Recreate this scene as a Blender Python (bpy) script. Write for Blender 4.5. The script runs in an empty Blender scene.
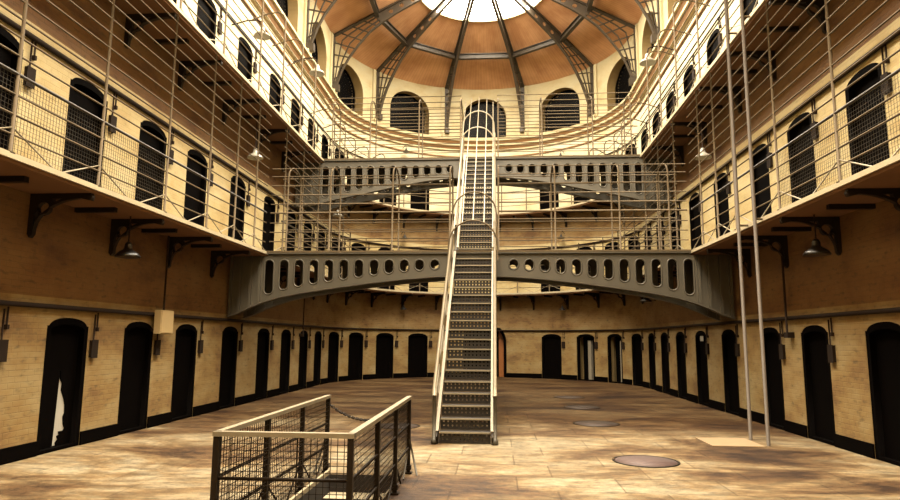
import bpy, bmesh, math, random
from math import sin, cos, pi, radians, sqrt, atan2
from mathutils import Matrix, Vector
random.seed(7)
C = bpy.context.scene.collection
D = bpy.data

# ------------------------------------------------------------------ dimensions (metres)
W = 5.76            # half width of the hall, radius of the curved end
E = 4.85            # gallery edge
YC = 22.84          # centre of the curved end
Y0 = -3.0           # near end of the walls
H1, H2 = 3.62, 7.15
B1, B2, BW = 14.44, 18.99, 1.0
EAVE = 13.2
RSKY = 2.5
L = YC - Y0
def roof_z(r): return EAVE + .53 * (W + .06 - r)
ZSKY = roof_z(RSKY)
def sL(y): return y - Y0
def sA(deg): return L + (radians(deg) + pi / 2) * W
def sR(y): return L + pi * W + (YC - y)
def path(s, r):
    """point and heading on the horseshoe plan at run s, offset r from the axis"""
    if s <= L: return -r, Y0 + s, pi / 2
    if s < L + pi * W:
        t = -pi / 2 + (s - L) / W
        return r * sin(t), YC + r * cos(t), -t
    return r, YC - (s - L - pi * W), -pi / 2
def P3(s, r, z):
    x, y, _ = path(s, r); return (x, y, z)

# ------------------------------------------------------------------ materials
def nt(name):
    m = D.materials.new(name); m.use_nodes = True
    n = m.node_tree.nodes; l = m.node_tree.links
    return m, n, l, n['Principled BSDF']
ALB = .38           # the paint and stone are darker than the graded photograph shows them
def lin(c, k=1.0):
    return tuple(k * ((v / 255) / 12.92 if v / 255 <= .04045 else ((v / 255 + .055) / 1.055) ** 2.4) for v in c) + (1,)
def simple(name, rgb, rough=.6, metal=0, var=.25, scale=6, bump=0, k=None):
    m, n, l, b = nt(name)
    tc = n.new('ShaderNodeTexCoord')
    no = n.new('ShaderNodeTexNoise'); no.inputs['Scale'].default_value = scale; no.inputs['Detail'].default_value = 5
    l.new(tc.outputs['Object'], no.inputs['Vector'])
    mx = n.new('ShaderNodeMix'); mx.data_type = 'RGBA'
    c = lin(rgb, k or ALB)
    mx.inputs[6].default_value = tuple(v * (1 - var) for v in c[:3]) + (1,)
    mx.inputs[7].default_value = tuple(min(1, v * (1 + var)) for v in c[:3]) + (1,)
    l.new(no.outputs['Fac'], mx.inputs[0]); l.new(mx.outputs[2], b.inputs['Base Color'])
    b.inputs['Roughness'].default_value = rough; b.inputs['Metallic'].default_value = metal
    if bump:
        bp = n.new('ShaderNodeBump'); bp.inputs['Strength'].default_value = bump; bp.inputs['Distance'].default_value = .01
        l.new(no.outputs['Fac'], bp.inputs['Height']); l.new(bp.outputs[0], b.inputs['Normal'])
    return m
def ramp(n, stops, k=None):
    k = k or ALB
    r = n.new('ShaderNodeValToRGB'); e = r.color_ramp.elements
    e[0].position, e[0].color = stops[0][0], lin(stops[0][1], k)
    e[1].position, e[1].color = stops[-1][0], lin(stops[-1][1], k)
    for p, c in stops[1:-1]:
        x = e.new(p); x.color = lin(c, k)
    return r
def wall_material(name, base, light, stain, brick=1.0, stain_amt=.55, k=None):
    """limewashed brick: coursing from the wall's own run / height coordinates"""
    m, n, l, b = nt(name)
    uv = n.new('ShaderNodeUVMap')
    br = n.new('ShaderNodeTexBrick')
    br.inputs['Scale'].default_value = 1; br.inputs['Brick Width'].default_value = .23; br.inputs['Row Height'].default_value = .078
    br.inputs['Mortar Size'].default_value = .007; br.inputs['Mortar Smooth'].default_value = .4
    br.inputs['Color1'].default_value = (1, 1, 1, 1); br.inputs['Color2'].default_value = (.82, .82, .82, 1); br.inputs['Mortar'].default_value = (.45, .45, .45, 1)
    l.new(uv.outputs[0], br.inputs['Vector'])
    n1 = n.new('ShaderNodeTexNoise'); n1.inputs['Scale'].default_value = .9; n1.inputs['Detail'].default_value = 8; n1.inputs['Roughness'].default_value = .62
    mp = n.new('ShaderNodeMapping'); mp.inputs['Scale'].default_value = (1, 1.7, 1)
    l.new(uv.outputs[0], mp.inputs['Vector']); l.new(mp.outputs[0], n1.inputs['Vector'])
    r1 = ramp(n, [(.34, stain), (.47, base), (.66, light)], k)
    l.new(n1.outputs['Fac'], r1.inputs[0])
    n2 = n.new('ShaderNodeTexNoise'); n2.inputs['Scale'].default_value = 7; n2.inputs['Detail'].default_value = 7
    mp2 = n.new('ShaderNodeMapping'); mp2.inputs['Scale'].default_value = (.8, 1.8, 1)
    l.new(uv.outputs[0], mp2.inputs['Vector']); l.new(mp2.outputs[0], n2.inputs['Vector'])
    r2 = n.new('ShaderNodeMapRange'); r2.inputs[1].default_value = .26; r2.inputs[2].default_value = .44
    r2.inputs[3].default_value = 1 - stain_amt; r2.inputs[4].default_value = 1
    l.new(n2.outputs['Fac'], r2.inputs[0])
    mu = n.new('ShaderNodeMix'); mu.data_type = 'RGBA'; mu.blend_type = 'MULTIPLY'; mu.inputs[0].default_value = 1
    l.new(r1.outputs[0], mu.inputs[6]); l.new(r2.outputs[0], mu.inputs[7])
    mb = n.new('ShaderNodeMix'); mb.data_type = 'RGBA'; mb.blend_type = 'MULTIPLY'; mb.inputs[0].default_value = .28 * brick
    l.new(mu.outputs[2], mb.inputs[6]); l.new(br.outputs['Color'], mb.inputs[7])
    l.new(mb.outputs[2], b.inputs['Base Color'])
    b.inputs['Roughness'].default_value = .75
    ad = n.new('ShaderNodeMath'); ad.operation = 'MULTIPLY_ADD'; ad.inputs[1].default_value = .35
    l.new(n2.outputs['Fac'], ad.inputs[0])
    iv = n.new('ShaderNodeMath'); iv.operation = 'SUBTRACT'; iv.inputs[0].default_value = 1
    l.new(br.outputs['Fac'], iv.inputs[1]); l.new(iv.outputs[0], ad.inputs[2])
    bp = n.new('ShaderNodeBump'); bp.inputs['Strength'].default_value = .45 * brick; bp.inputs['Distance'].default_value = .012
    l.new(ad.outputs[0], bp.inputs['Height']); l.new(bp.outputs[0], b.inputs['Normal'])
    return m
def floor_material():
    m, n, l, b = nt('worn_flagstones')
    tc = n.new('ShaderNodeTexCoord')
    br = n.new('ShaderNodeTexBrick')
    br.inputs['Scale'].default_value = 1; br.inputs['Brick Width'].default_value = 1.15; br.inputs['Row Height'].default_value = .72
    br.inputs['Mortar Size'].default_value =   .011; br.inputs['Mortar Smooth'].default_value = .2; br.offset = .37
    br.inputs['Color1'].default_value = (1, 1, 1, 1); br.inputs['Color2'].default_value = (.66, .62, .58, 1); br.inputs['Mortar'].default_value = (.3, .24, .18, 1)
    l.new(tc.outputs['Object'], br.inputs['Vector'])
    mp = n.new('ShaderNodeMapping'); mp.inputs['Scale'].default_value = (.62, 1.25, 1)
    l.new(tc.outputs['Object'], mp.inputs['Vector'])
    n1 = n.new('ShaderNodeTexNoise'); n1.inputs['Scale'].default_value = .62; n1.inputs['Detail'].default_value = 13; n1.inputs['Roughness'].default_value = .7; n1.inputs['Distortion'].default_value = .5
    l.new(mp.outputs[0], n1.inputs['Vector'])
    r1 = ramp(n, [(.35, (76, 50, 28)), (.43, (136, 102, 64)), (.5, (184, 154, 108)), (.6, (224, 206, 168))])
    l.new(n1.outputs['Fac'], r1.inputs[0])
    n2 = n.new('ShaderNodeTexNoise'); n2.inputs['Scale'].default_value = 5; n2.inputs['Detail'].default_value = 12; n2.inputs['Roughness'].default_value = .8
    l.new(mp.outputs[0], n2.inputs['Vector'])
    r2 = n.new('ShaderNodeMapRange'); r2.inputs[1].default_value = .4; r2.inputs[2].default_value = .58; r2.inputs[3].default_value = .42; r2.inputs[4].default_value = 1
    l.new(n2.outputs['Fac'], r2.inputs[0])
    mu = n.new('ShaderNodeMix'); mu.data_type = 'RGBA'; mu.blend_type = 'MULTIPLY'; mu.inputs[0].default_value = 1
    l.new(r1.outputs[0], mu.inputs[6]); l.new(r2.outputs[0], mu.inputs[7])
    mb = n.new('ShaderNodeMix'); mb.data_type = 'RGBA'; mb.blend_type = 'MULTIPLY'; mb.inputs[0].default_value = .6
    l.new(mu.outputs[2], mb.inputs[6]); l.new(br.outputs['Color'], mb.inputs[7])
    # a broad irregular darker area of floor beyond the stair foot
    sx = n.new('ShaderNodeSeparateXYZ'); l.new(tc.outputs['Object'], sx.inputs[0])
    n3 = n.new('ShaderNodeTexNoise'); n3.inputs['Scale'].default_value = .33; n3.inputs['Detail'].default_value = 7; n3.inputs['Roughness'].default_value = .6
    l.new(tc.outputs['Object'], n3.inputs['Vector'])
    ma = n.new('ShaderNodeMath'); ma.operation = 'MULTIPLY_ADD'; ma.inputs[1].default_value = 13
    l.new(n3.outputs['Fac'], ma.inputs[0]); l.new(sx.outputs['Y'], ma.inputs[2])
    r3 = n.new('ShaderNodeMapRange'); r3.interpolation_type = 'SMOOTHSTEP'; r3.inputs[1].default_value = 15.6; r3.inputs[2].default_value = 20.5
    l.new(ma.outputs[0], r3.inputs[0])
    md = n.new('ShaderNodeMix'); md.data_type = 'RGBA'; md.blend_type = 'MULTIPLY'; md.inputs[7].default_value = (.4, .3, .2, 1)
    l.new(r3.outputs[0], md.inputs[0]); l.new(mb.outputs[2], md.inputs[6])
    l.new(md.outputs[2], b.inputs['Base Color'])
    b.inputs['Specular IOR Level'].default_value = .2
    rr = n.new('ShaderNodeMapRange'); rr.inputs[3].default_value = .5; rr.inputs[4].default_value = .8
    l.new(n1.outputs['Fac'], rr.inputs[0]); l.new(rr.outputs[0], b.inputs['Roughness'])
    ad = n.new('ShaderNodeMath'); ad.operation = 'SUBTRACT'
    l.new(n2.outputs['Fac'], ad.inputs[0]); l.new(br.outputs['Fac'], ad.inputs[1])
    bp = n.new('ShaderNodeBump'); bp.inputs['Strength'].default_value = .5; bp.inputs['Distance'].default_value = .012
    l.new(ad.outputs[0], bp.inputs['Height']); l.new(bp.outputs[0], b.inputs['Normal'])
    return m
def roof_material():
    m, n, l, b = nt('tan_roof_boarding')
    uv = n.new('ShaderNodeUVMap')
    wv = n.new('ShaderNodeTexWave'); wv.bands_direction = 'X'; wv.inputs['Scale'].default_value = 2.6; wv.inputs['Distortion'].default_value = .4; wv.inputs['Detail'].default_value = 2
    l.new(uv.outputs[0], wv.inputs['Vector'])
    no = n.new('ShaderNodeTexNoise'); no.inputs['Scale'].default_value = 1.1; no.inputs['Detail'].default_value = 6
    l.new(uv.outputs[0], no.inputs['Vector'])
    r = ramp(n, [(.35, (172, 122, 82)), (.6, (198, 150, 108))], .92)
    l.new(no.outputs['Fac'], r.inputs[0])
    mb = n.new('ShaderNodeMix'); mb.data_type = 'RGBA'; mb.blend_type = 'MULTIPLY'; mb.inputs[0].default_value = .14
    l.new(r.outputs[0], mb.inputs[6]); l.new(wv.outputs['Color'], mb.inputs[7])
    l.new(mb.outputs[2], b.inputs['Base Color']); b.inputs['Roughness'].default_value = .7
    return m
def emission(name, rgb, strength):
    m, n, l, b = nt(name)
    b.inputs['Base Color'].default_value = lin((240, 235, 225))
    b.inputs['Emission Color'].default_value = lin(rgb); b.inputs['Emission Strength'].default_value = strength
    b.inputs['Roughness'].default_value = .4
    return m
M = {}
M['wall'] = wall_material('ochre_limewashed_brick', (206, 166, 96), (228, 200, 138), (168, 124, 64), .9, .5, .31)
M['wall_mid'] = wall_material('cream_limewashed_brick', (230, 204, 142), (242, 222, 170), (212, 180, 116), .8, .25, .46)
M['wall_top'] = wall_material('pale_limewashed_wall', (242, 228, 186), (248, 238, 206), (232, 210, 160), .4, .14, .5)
M['plaster'] = wall_material('cream_plaster', (236, 216, 164), (242, 228, 184), (220, 194, 138), .0, .14, .4)
M['wall_shade'] = wall_material('shade_painted_upper_brick', (204, 160, 96), (224, 188, 128), (160, 114, 62), .9, .55, .34)  # upper brick with the shade under the galleries painted into its colour
def shade_painted(m):
    """gallery shade painted brown on the straight walls, fading to tan round the curved end"""
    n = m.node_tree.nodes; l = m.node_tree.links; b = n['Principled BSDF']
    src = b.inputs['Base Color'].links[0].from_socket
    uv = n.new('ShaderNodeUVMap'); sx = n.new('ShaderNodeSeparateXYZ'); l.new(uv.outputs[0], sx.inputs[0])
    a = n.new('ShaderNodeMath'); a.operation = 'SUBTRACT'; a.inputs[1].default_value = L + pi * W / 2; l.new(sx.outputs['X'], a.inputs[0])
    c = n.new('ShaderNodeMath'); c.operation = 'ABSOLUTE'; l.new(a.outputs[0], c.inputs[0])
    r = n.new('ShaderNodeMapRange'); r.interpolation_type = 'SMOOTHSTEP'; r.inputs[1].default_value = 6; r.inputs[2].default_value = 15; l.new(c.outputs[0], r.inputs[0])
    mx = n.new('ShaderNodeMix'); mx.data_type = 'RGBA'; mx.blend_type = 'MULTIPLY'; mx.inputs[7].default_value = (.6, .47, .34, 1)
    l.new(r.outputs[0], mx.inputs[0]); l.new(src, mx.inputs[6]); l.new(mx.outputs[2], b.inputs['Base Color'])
shade_painted(M['wall_shade'])
M['reveal'] = simple('tan_reveal_plaster', (196, 164, 104), .8, 0, .12)
M['floor'] = floor_material()
M['roof'] = roof_material()
M['black'] = simple('black_paint', (11, 7, 5), .75, 0, .3)
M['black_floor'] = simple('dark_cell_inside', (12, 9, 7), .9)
M['iron'] = simple('grey_painted_iron', (106, 98, 82), .5, .1, .22, 3, .1)
M['iron_dark'] = simple('dark_brown_iron', (52, 40, 28), .5, .1, .3, 5, .1)
M['truss'] = simple('grey_brown_truss_iron', (84, 70, 52), .5, .1, .2, 3)
M['rail'] = simple('galvanised_rail', (124, 106, 80), .75, 0, .15)
M['pole'] = simple('brown_steel_pole', (92, 74, 52), .7, 0, .15)
M['rail_dark'] = simple('dark_handrail', (66, 54, 40), .45, .2, .2)
M['bright'] = simple('worn_pale_steel', (186, 170, 140), .55, .1, .15)
M['tread'] = simple('dark_tread_iron', (54, 44, 33), .55, .2, .3)
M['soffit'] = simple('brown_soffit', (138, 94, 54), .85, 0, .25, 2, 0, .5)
M['slab'] = simple('pale_gallery_stone', (206, 188, 150), .8, 0, .15)
M['edge'] = simple('cream_gallery_edge', (236, 216, 176), .6, 0, .1)
M['cornice'] = simple('cream_cornice', (236, 216, 168), .7, 0, .08, 3, 0, .42)
M['cornice_shade'] = simple('tan_cornice_shade', (172, 122, 66), .7, 0, .12, 3)
M['shade_dark'] = simple('dark_enamel_shade', (38, 32, 26), .35, 0, .2)
M['shade_pale'] = simple('pale_enamel_shade', (206, 198, 180), .35, 0, .08)
M['enamel_in'] = simple('white_enamel_inside', (232, 224, 204), .35, 0, .05)
M['box_dark'] = simple('dark_metal_box', (48, 33, 20), .85, 0, .3)
M['pipe'] = simple('dark_painted_pipe', (54, 36, 22), .85, 0, .3)
M['box_cream'] = simple('cream_cabinet', (240, 208, 150), .5, 0, .06)
M['paper'] = simple('white_paper', (235, 228, 212), .8, 0, .04)
M['pale_wood'] = simple('pale_grey_door', (176, 164, 142), .7, 0, .15)
M['painted_doorway_light'] = simple('painted_doorway_light', (196, 116, 46), .5, 0, .2)
M['mat'] = simple('cream_board', (192, 160, 118), .7, 0, .08)
M['manhole'] = simple('pinkish_manhole_iron', (112, 84, 76), .7, .0, .2, 20, .3)
M['manhole_dark'] = simple('dark_manhole_iron', (74, 52, 36), .7, .0, .25, 20, .3)
M['louvre'] = simple('dark_louvre', (14, 10, 8), .85, 0, .2)
M['rail'].node_tree.nodes['Principled BSDF'].inputs['Specular IOR Level'].default_value = .15
for k_ in ('pipe', 'box_dark', 'iron_dark'): M[k_].node_tree.nodes['Principled BSDF'].inputs['Specular IOR Level'].default_value = .15
for k_ in ('black', 'louvre', 'black_floor'): M[k_].node_tree.nodes['Principled BSDF'].inputs['Specular IOR Level'].default_value = .02
M['pit'] = simple('dark_pit_stone', (46, 33, 22), .8, 0, .3, 4)  # darker stone for the well sides and step risers
M['glow'] = emission('daylit_frosted_glass', (255, 243, 220), 30.0)
def glass():
    m, n, l, b = nt('window_glass'); b.inputs['Base Color'].default_value = (.9, .92, .9, 1)
    tr = n.new('ShaderNodeBsdfTransparent'); gs = n.new('ShaderNodeBsdfGlossy'); gs.inputs['Roughness'].default_value = .5; gs.inputs['Color'].default_value = (.35, .33, .3, 1)
    mx = n.new('ShaderNodeMixShader'); mx.inputs[0].default_value = .01
    l.new(tr.outputs[0], mx.inputs[1]); l.new(gs.outputs[0], mx.inputs[2]); l.new(mx.outputs[0], n['Material Output'].inputs[0])
    return m
M['glass'] = glass()

# ------------------------------------------------------------------ mesh helpers
class MB:
    def __init__(s): s.v = []; s.f = []; s.mi = []; s.uv = []; s.slot = 0; s.smooth = set()
    def face(s, pts, uv=None):
        i = len(s.v); s.v += [tuple(p) for p in pts]; s.f.append(list(range(i, i + len(pts)))); s.mi.append(s.slot); s.uv.append(uv)
    def box(s, x0, x1, y0, y1, z0, z1, mat=None):
        p = [Vector((x, y, z)) for z in (z0, z1) for y in (y0, y1) for x in (x0, x1)]
        if mat: p = [mat @ q for q in p]
        for q in ((0, 2, 3, 1), (4, 5, 7, 6), (0, 1, 5, 4), (2, 6, 7, 3), (0, 4, 6, 2), (1, 3, 7, 5)):
            s.face([p[k] for k in q])
    def tube(s, pts, r, n=6, closed=False):
        pts = [Vector(p) for p in pts]; N = len(pts); rings = []
        up = None
        for i, p in enumerate(pts):
            if closed: d = (pts[(i + 1) % N] - pts[i - 1])
            else: d = (pts[min(i + 1, N - 1)] - pts[max(i - 1, 0)])
            d.normalize()
            if up is None: up = Vector((0, 0, 1)) if abs(d.z) < .9 else Vector((0, 1, 0))
            a = d.cross(up)
            if a.length < 1e-4: a = d.cross(Vector((1, 0, 0)))
            a.normalize(); u = a.cross(d).normalized(); up = u
            b0 = len(s.v)
            for k in range(n):
                t = 2 * pi * k / n
                s.v.append(tuple(p + (a * cos(t) + u * sin(t)) * r))
            rings.append(b0)
        for i in range(N if closed else N - 1):
            a0, b0 = rings[i], rings[(i + 1) % N]
            for k in range(n):
                k2 = (k + 1) % n
                s.smooth.add(len(s.f)); s.f.append([a0 + k, a0 + k2, b0 + k2, b0 + k]); s.mi.append(s.slot); s.uv.append(None)
        if not closed:
            s.f.append([rings[0] + k for k in range(n)]); s.mi.append(s.slot); s.uv.append(None)
            s.f.append([rings[-1] + n - 1 - k for k in range(n)]); s.mi.append(s.slot); s.uv.append(None)
    def ribbon(s, pts, side, w, h):
        """rectangular section swept along pts; side = width direction, h is the depth in the sweep plane"""
        side = Vector(side).normalized(); pts = [Vector(p) for p in pts]; N = len(pts); rg = []
        for i, p in enumerate(pts):
            d = (pts[min(i + 1, N - 1)] - pts[max(i - 1, 0)]).normalized(); nn = d.cross(side).normalized()
            b0 = len(s.v)
            for a, b in ((-1, -1), (1, -1), (1, 1), (-1, 1)): s.v.append(tuple(p + side * (a * w / 2) + nn * (b * h / 2)))
            rg.append(b0)
        for i in range(N - 1):
            for k in range(4):
                k2 = (k + 1) % 4
                s.f.append([rg[i] + k, rg[i] + k2, rg[i + 1] + k2, rg[i + 1] + k]); s.mi.append(s.slot); s.uv.append(None)
        for q in ([rg[0] + k for k in (0, 1, 2, 3)], [rg[-1] + k for k in (3, 2, 1, 0)]):
            s.f.append(q); s.mi.append(s.slot); s.uv.append(None)
    def lathe(s, prof, n=20, org=(0, 0, 0)):
        rg = []
        for r, z in prof:
            b0 = len(s.v)
            for k in range(n):
                t = 2 * pi * k / n; s.v.append((org[0] + r * cos(t), org[1] + r * sin(t), org[2] + z))
            rg.append(b0)
        for i in range(len(prof) - 1):
            for k in range(n):
                k2 = (k + 1) % n; s.smooth.add(len(s.f)); s.f.append([rg[i] + k, rg[i] + k2, rg[i + 1] + k2, rg[i + 1] + k]); s.mi.append(s.slot); s.uv.append(None)
        if prof[0][0] > 1e-5:
            s.f.append([rg[0] + n - 1 - k for k in range(n)]); s.mi.append(s.slot); s.uv.append(None)
        if prof[-1][0] > 1e-5:
            s.f.append([rg[-1] + k for k in range(n)]); s.mi.append(s.slot); s.uv.append(None)
    def mesh(s, name, mats):
        me = D.meshes.new(name); me.from_pydata(s.v, [], s.f)
        for m in (mats if isinstance(mats, (list, tuple)) else [mats]): me.materials.append(m)
        for i, p in enumerate(me.polygons):
            p.material_index = s.mi[i]
            if i in s.smooth: p.use_smooth = True
        if any(u for u in s.uv):
            ul = me.uv_layers.new(name='UVMap')
            for p, u in zip(me.polygons, s.uv):
                if u:
                    for li, c in zip(p.loop_indices, u): ul.data[li].uv = c
        me.update(); return me
    def build(s, name, mats, parent=None):
        return link(name, s.mesh(name, mats), parent)
def link(name, me, parent=None):
    o = D.objects.new(name, me); C.objects.link(o)
    if parent: o.parent = parent
    return o
def plate(name, outline, holes, th, mat, parent=None):
    """flat plate with holes in the local x-z plane, thickness along y"""
    cu = D.curves.new(name, 'CURVE'); cu.dimensions = '2D'; cu.fill_mode = 'BOTH'; cu.extrude = th / 2
    for lp in [outline] + list(holes):
        sp = cu.splines.new('POLY'); sp.points.add(len(lp) - 1); sp.use_cyclic_u = True
        for p, q in zip(sp.points, lp): p.co = (q[0], q[1], 0, 1)
    ob = D.objects.new(name + '_tmp', cu); C.objects.link(ob)
    dg = bpy.context.evaluated_depsgraph_get(); dg.update()
    me = D.meshes.new_from_object(ob.evaluated_get(dg))
    me.transform(Matrix(((1, 0, 0, 0), (0, 0, -1, 0), (0, 1, 0, 0), (0, 0, 0, 1))))
    C.objects.unlink(ob); D.objects.remove(ob); D.curves.remove(cu)
    me.materials.clear(); me.materials.append(mat); me.name = name
    return link(name, me, parent)
def empty(name, loc=(0, 0, 0), rz=0):
    o = D.objects.new(name, None); o.empty_display_size = .1; o.location = loc; o.rotation_euler = (0, 0, rz); C.objects.link(o); return o
def tag(o, label, cat, group=None, kind=None):
    o['label'] = label; o['category'] = cat
    if group: o['group'] = group
    if kind: o['kind'] = kind
    return o
def struct(o, label, cat): return tag(o, label, cat, None, 'structure')
def copy_tree(o, parent=None):
    c = o.copy(); C.objects.link(c)
    if parent: c.parent = parent
    for ch in list(o.children): copy_tree(ch, c)
    return c
def frame(s, r, z):
    x, y, h = path(s, r); return (x, y, z), h
def circle(cx, cz, r, n=20): return [(cx + r * cos(2 * pi * k / n), cz + r * sin(2 * pi * k / n)) for k in range(n)]
ORD = ['first', 'second', 'third', 'fourth', 'fifth', 'sixth', 'seventh', 'eighth', 'ninth', 'tenth', 'eleventh', 'twelfth', 'thirteenth', 'fourteenth']

# ------------------------------------------------------------------ openings
YL = [7.15, 9.02, 10.9, 12.65, 14.8, 17.0, 18.87, 20.65, 22.35]
YR = [7.35, 9.15, 11.1, 12.85, 15.05, 17.05, 18.9, 20.65, 22.35]
ANG = [-78, -62.4, -46.3, -30.1, 29.8, 46.3, 62.4, 78]
DW = .46
def door_top(u):
    a = abs(u)
    return 1.77 + (.12 * sqrt(max(0, 1 - (a / .41) ** 2)) if a < .41 else 0)
def big_top(u): return 1.5 + .92 * sqrt(max(0, 1 - (u / .96) ** 2))
def win_top(u): return 11.85 + .92 * sqrt(max(0, 1 - (u / 1.0) ** 2))
SILL = 10.9
def win_bot(u): return SILL
WINS = [('L', y) for y in (14.25, 17.7, 21.15)] + [('A', a) for a in (-72, -36, 0, 36, 72)] + [('R', y) for y in (21.15, 17.7, 14.25)]
def S(side, v): return sL(v) if side == 'L' else sR(v) if side == 'R' else sA(v)
doors = []          # (storey, side, value, run)
for st in range(3):
    for y in YL:
        if st == 2 and y < 9: continue
        doors.append((st, 'L', y, sL(y)))
    for a in ANG: doors.append((st, 'A', a, sA(a)))
    for y in YR:
        if st == 2 and y < 9: continue
        doors.append((st, 'R', y, sR(y)))
ZB = [0, H1, H2]

def wall_strip(mb, s0, s1, za, zb, ops, step, slot):
    """wall face between runs s0..s1, heights za..zb with openings (centre, half width, bottom fn, top fn, reveal depth)"""
    br = set([s0, s1])
    n = max(1, int((s1 - s0) / step))
    for i in range(n): br.add(s0 + (s1 - s0) * i / n)
    for c, hw, bf, tf, dp in ops:
        for k in range(-12, 13): br.add(c + hw * sin(k / 12 * pi / 2))
    br = sorted(b for b in br if s0 - 1e-6 <= b <= s1 + 1e-6)
    def q(a, b, z0a, z0b, z1a, z1b):
        mb.slot = slot
        mb.face([P3(a, W, z0a), P3(b, W, z0b), P3(b, W, z1b), P3(a, W, z1a)], [(a, z0a), (b, z0b), (b, z1b), (a, z1a)])
    for a, b in zip(br, br[1:]):
        if b - a < 1e-5: continue
        m = (a + b) / 2; hit = None
        for o in ops:
            if abs(m - o[0]) < o[1]: hit = o
        if not hit: q(a, b, za, za, zb, zb); continue
        c, hw, bf, tf, dp = hit
        ua, ub = a - c, b - c
        if bf(0) > za + 1e-4: q(a, b, za, za, bf(ua), bf(ub))
        q(a, b, tf(ua), tf(ub), zb, zb)
        mb.slot = 3                                              # head and sill of the reveal
        mb.face([P3(a, W, tf(ua)), P3(b, W, tf(ub)), P3(b, W + dp, tf(ub)), P3(a, W + dp, tf(ua))])
        mb.face([P3(a, W, bf(ua)), P3(a, W + dp, bf(ua)), P3(b, W + dp, bf(ub)), P3(b, W, bf(ub))])
    for c, hw, bf, tf, dp in ops:
        for sg in (-1, 1):
            a = c + sg * hw
            if s0 - 1e-6 <= a <= s1 + 1e-6:
                mb.slot = 3
                z0, z1 = bf(sg * hw), tf(sg * hw)
                mb.face([P3(a, W, z0), P3(a, W + dp, z0), P3(a, W + dp, z1), P3(a, W, z1)])
for name, s0, s1, step, lab in (('wall_left', 0, L, 3, 'tall limewashed brick cell wall on the left'), ('wall_back', L, L + pi * W, .3, 'curved limewashed brick cell wall at the far end'), ('wall_right', L + pi * W, 2 * L + pi * W, 3, 'tall limewashed brick cell wall on the right')):
    mb = MB()
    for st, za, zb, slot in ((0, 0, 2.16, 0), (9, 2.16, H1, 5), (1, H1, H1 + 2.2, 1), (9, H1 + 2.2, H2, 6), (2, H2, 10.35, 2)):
        ops = []
        for d in doors:
            if d[0] == st and s0 < d[3] < s1:
                ops.append((d[3], DW, (lambda u, z=za: z), (lambda u, z=za: z + door_top(u)), .34))
        if st == 0 and name == 'wall_back': ops.append((sA(0), .96, lambda u: 0, big_top, .6))
        wall_strip(mb, s0, s1, za, zb, ops, step, slot)
    ops = [(S(k, v), 1.0, win_bot, win_top, .42) for k, v in WINS if s0 < S(k, v) < s1]
    wall_strip(mb, s0, s1, 10.35, EAVE + .05, ops, step, 4)
    # skin behind the face so that the wall has its real thickness
    mb.slot = 3
    n = 1 if step == 3 else 40
    for i in range(n):
        a, b = s0 + (s1 - s0) * i / n, s0 + (s1 - s0) * (i + 1) / n
        mb.face([P3(b, W + .62, 0), P3(a, W + .62, 0), P3(a, W + .62, EAVE), P3(b, W + .62, EAVE)])
    struct(mb.build(name, [M['wall'], M['wall_mid'], M['wall_top'], M['reveal'], M['plaster'], M['wall_shade'], M['wall_shade']]), lab, 'wall')
mb = MB(); mb.face([(-W - .7, Y0, 0), (W + .7, Y0, 0), (W + .7, Y0, 17), (-W - .7, Y0, 17)], [(0, 0), (12, 0), (12, 17), (0, 17)])
struct(mb.build('wall_front', M['wall_mid']), 'plain limewashed wall closing the near end behind the viewer', 'wall')

# ------------------------------------------------------------------ floor with the stair well
HX0, HX1, HY0, HY1 = -1.5, -.64, 4.86, 7.84
mb = MB()
xs = [-7, HX0, HX1, 7]; ys = [Y0 - .5, HY0, HY1, 30]
for i in range(3):
    for j in range(3):
        if i == 1 and j == 1: continue
        mb.face([(xs[i], ys[j], 0), (xs[i + 1], ys[j], 0), (xs[i + 1], ys[j + 1], 0), (xs[i], ys[j + 1], 0)])
mb.slot = 1
for a, b in (((HX0, HY0), (HX0, HY1)), ((HX0, HY1), (HX1, HY1)), ((HX1, HY1), (HX1, HY0)), ((HX1, HY0), (HX0, HY0))):
    mb.face([(a[0], a[1], 0), (b[0], b[1], 0), (b[0], b[1], -2.4), (a[0], a[1], -2.4)])
mb.face([(HX0, HY0, -2.4), (HX1, HY0, -2.4), (HX1, HY1, -2.4), (HX0, HY1, -2.4)])
struct(mb.build('floor', [M['floor'], M['pit']]), 'worn tan flagstone floor of the prison hall', 'floor')
st = empty('stone_steps', (0, 0, 0)); tag(st, 'stone steps going down the floor well inside the mesh railing', 'steps')
for k in range(9):
    mb = MB(); y = HY1 - .02 - .31 * k; z = -.2 * (k + 1)
    mb.box(HX0 + .01, HX1 - .01, y - .31, y, z - .2, z)
    mb.mi = [0 if q == 1 else 1 for q in range(6)]; mb.build('step', [M['slab'], M['pit']], st)
mb = MB(); mb.box(HX0 - .03, HX0, HY0, HY1, .001, .05); mb.box(HX1, HX1 + .02, HY0, HY1, .001, .05); mb.box(HX0 - .03, HX1 + .02, HY0 - .03, HY0, .001, .05)
mb.build('kerb', M['slab'], st)

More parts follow.
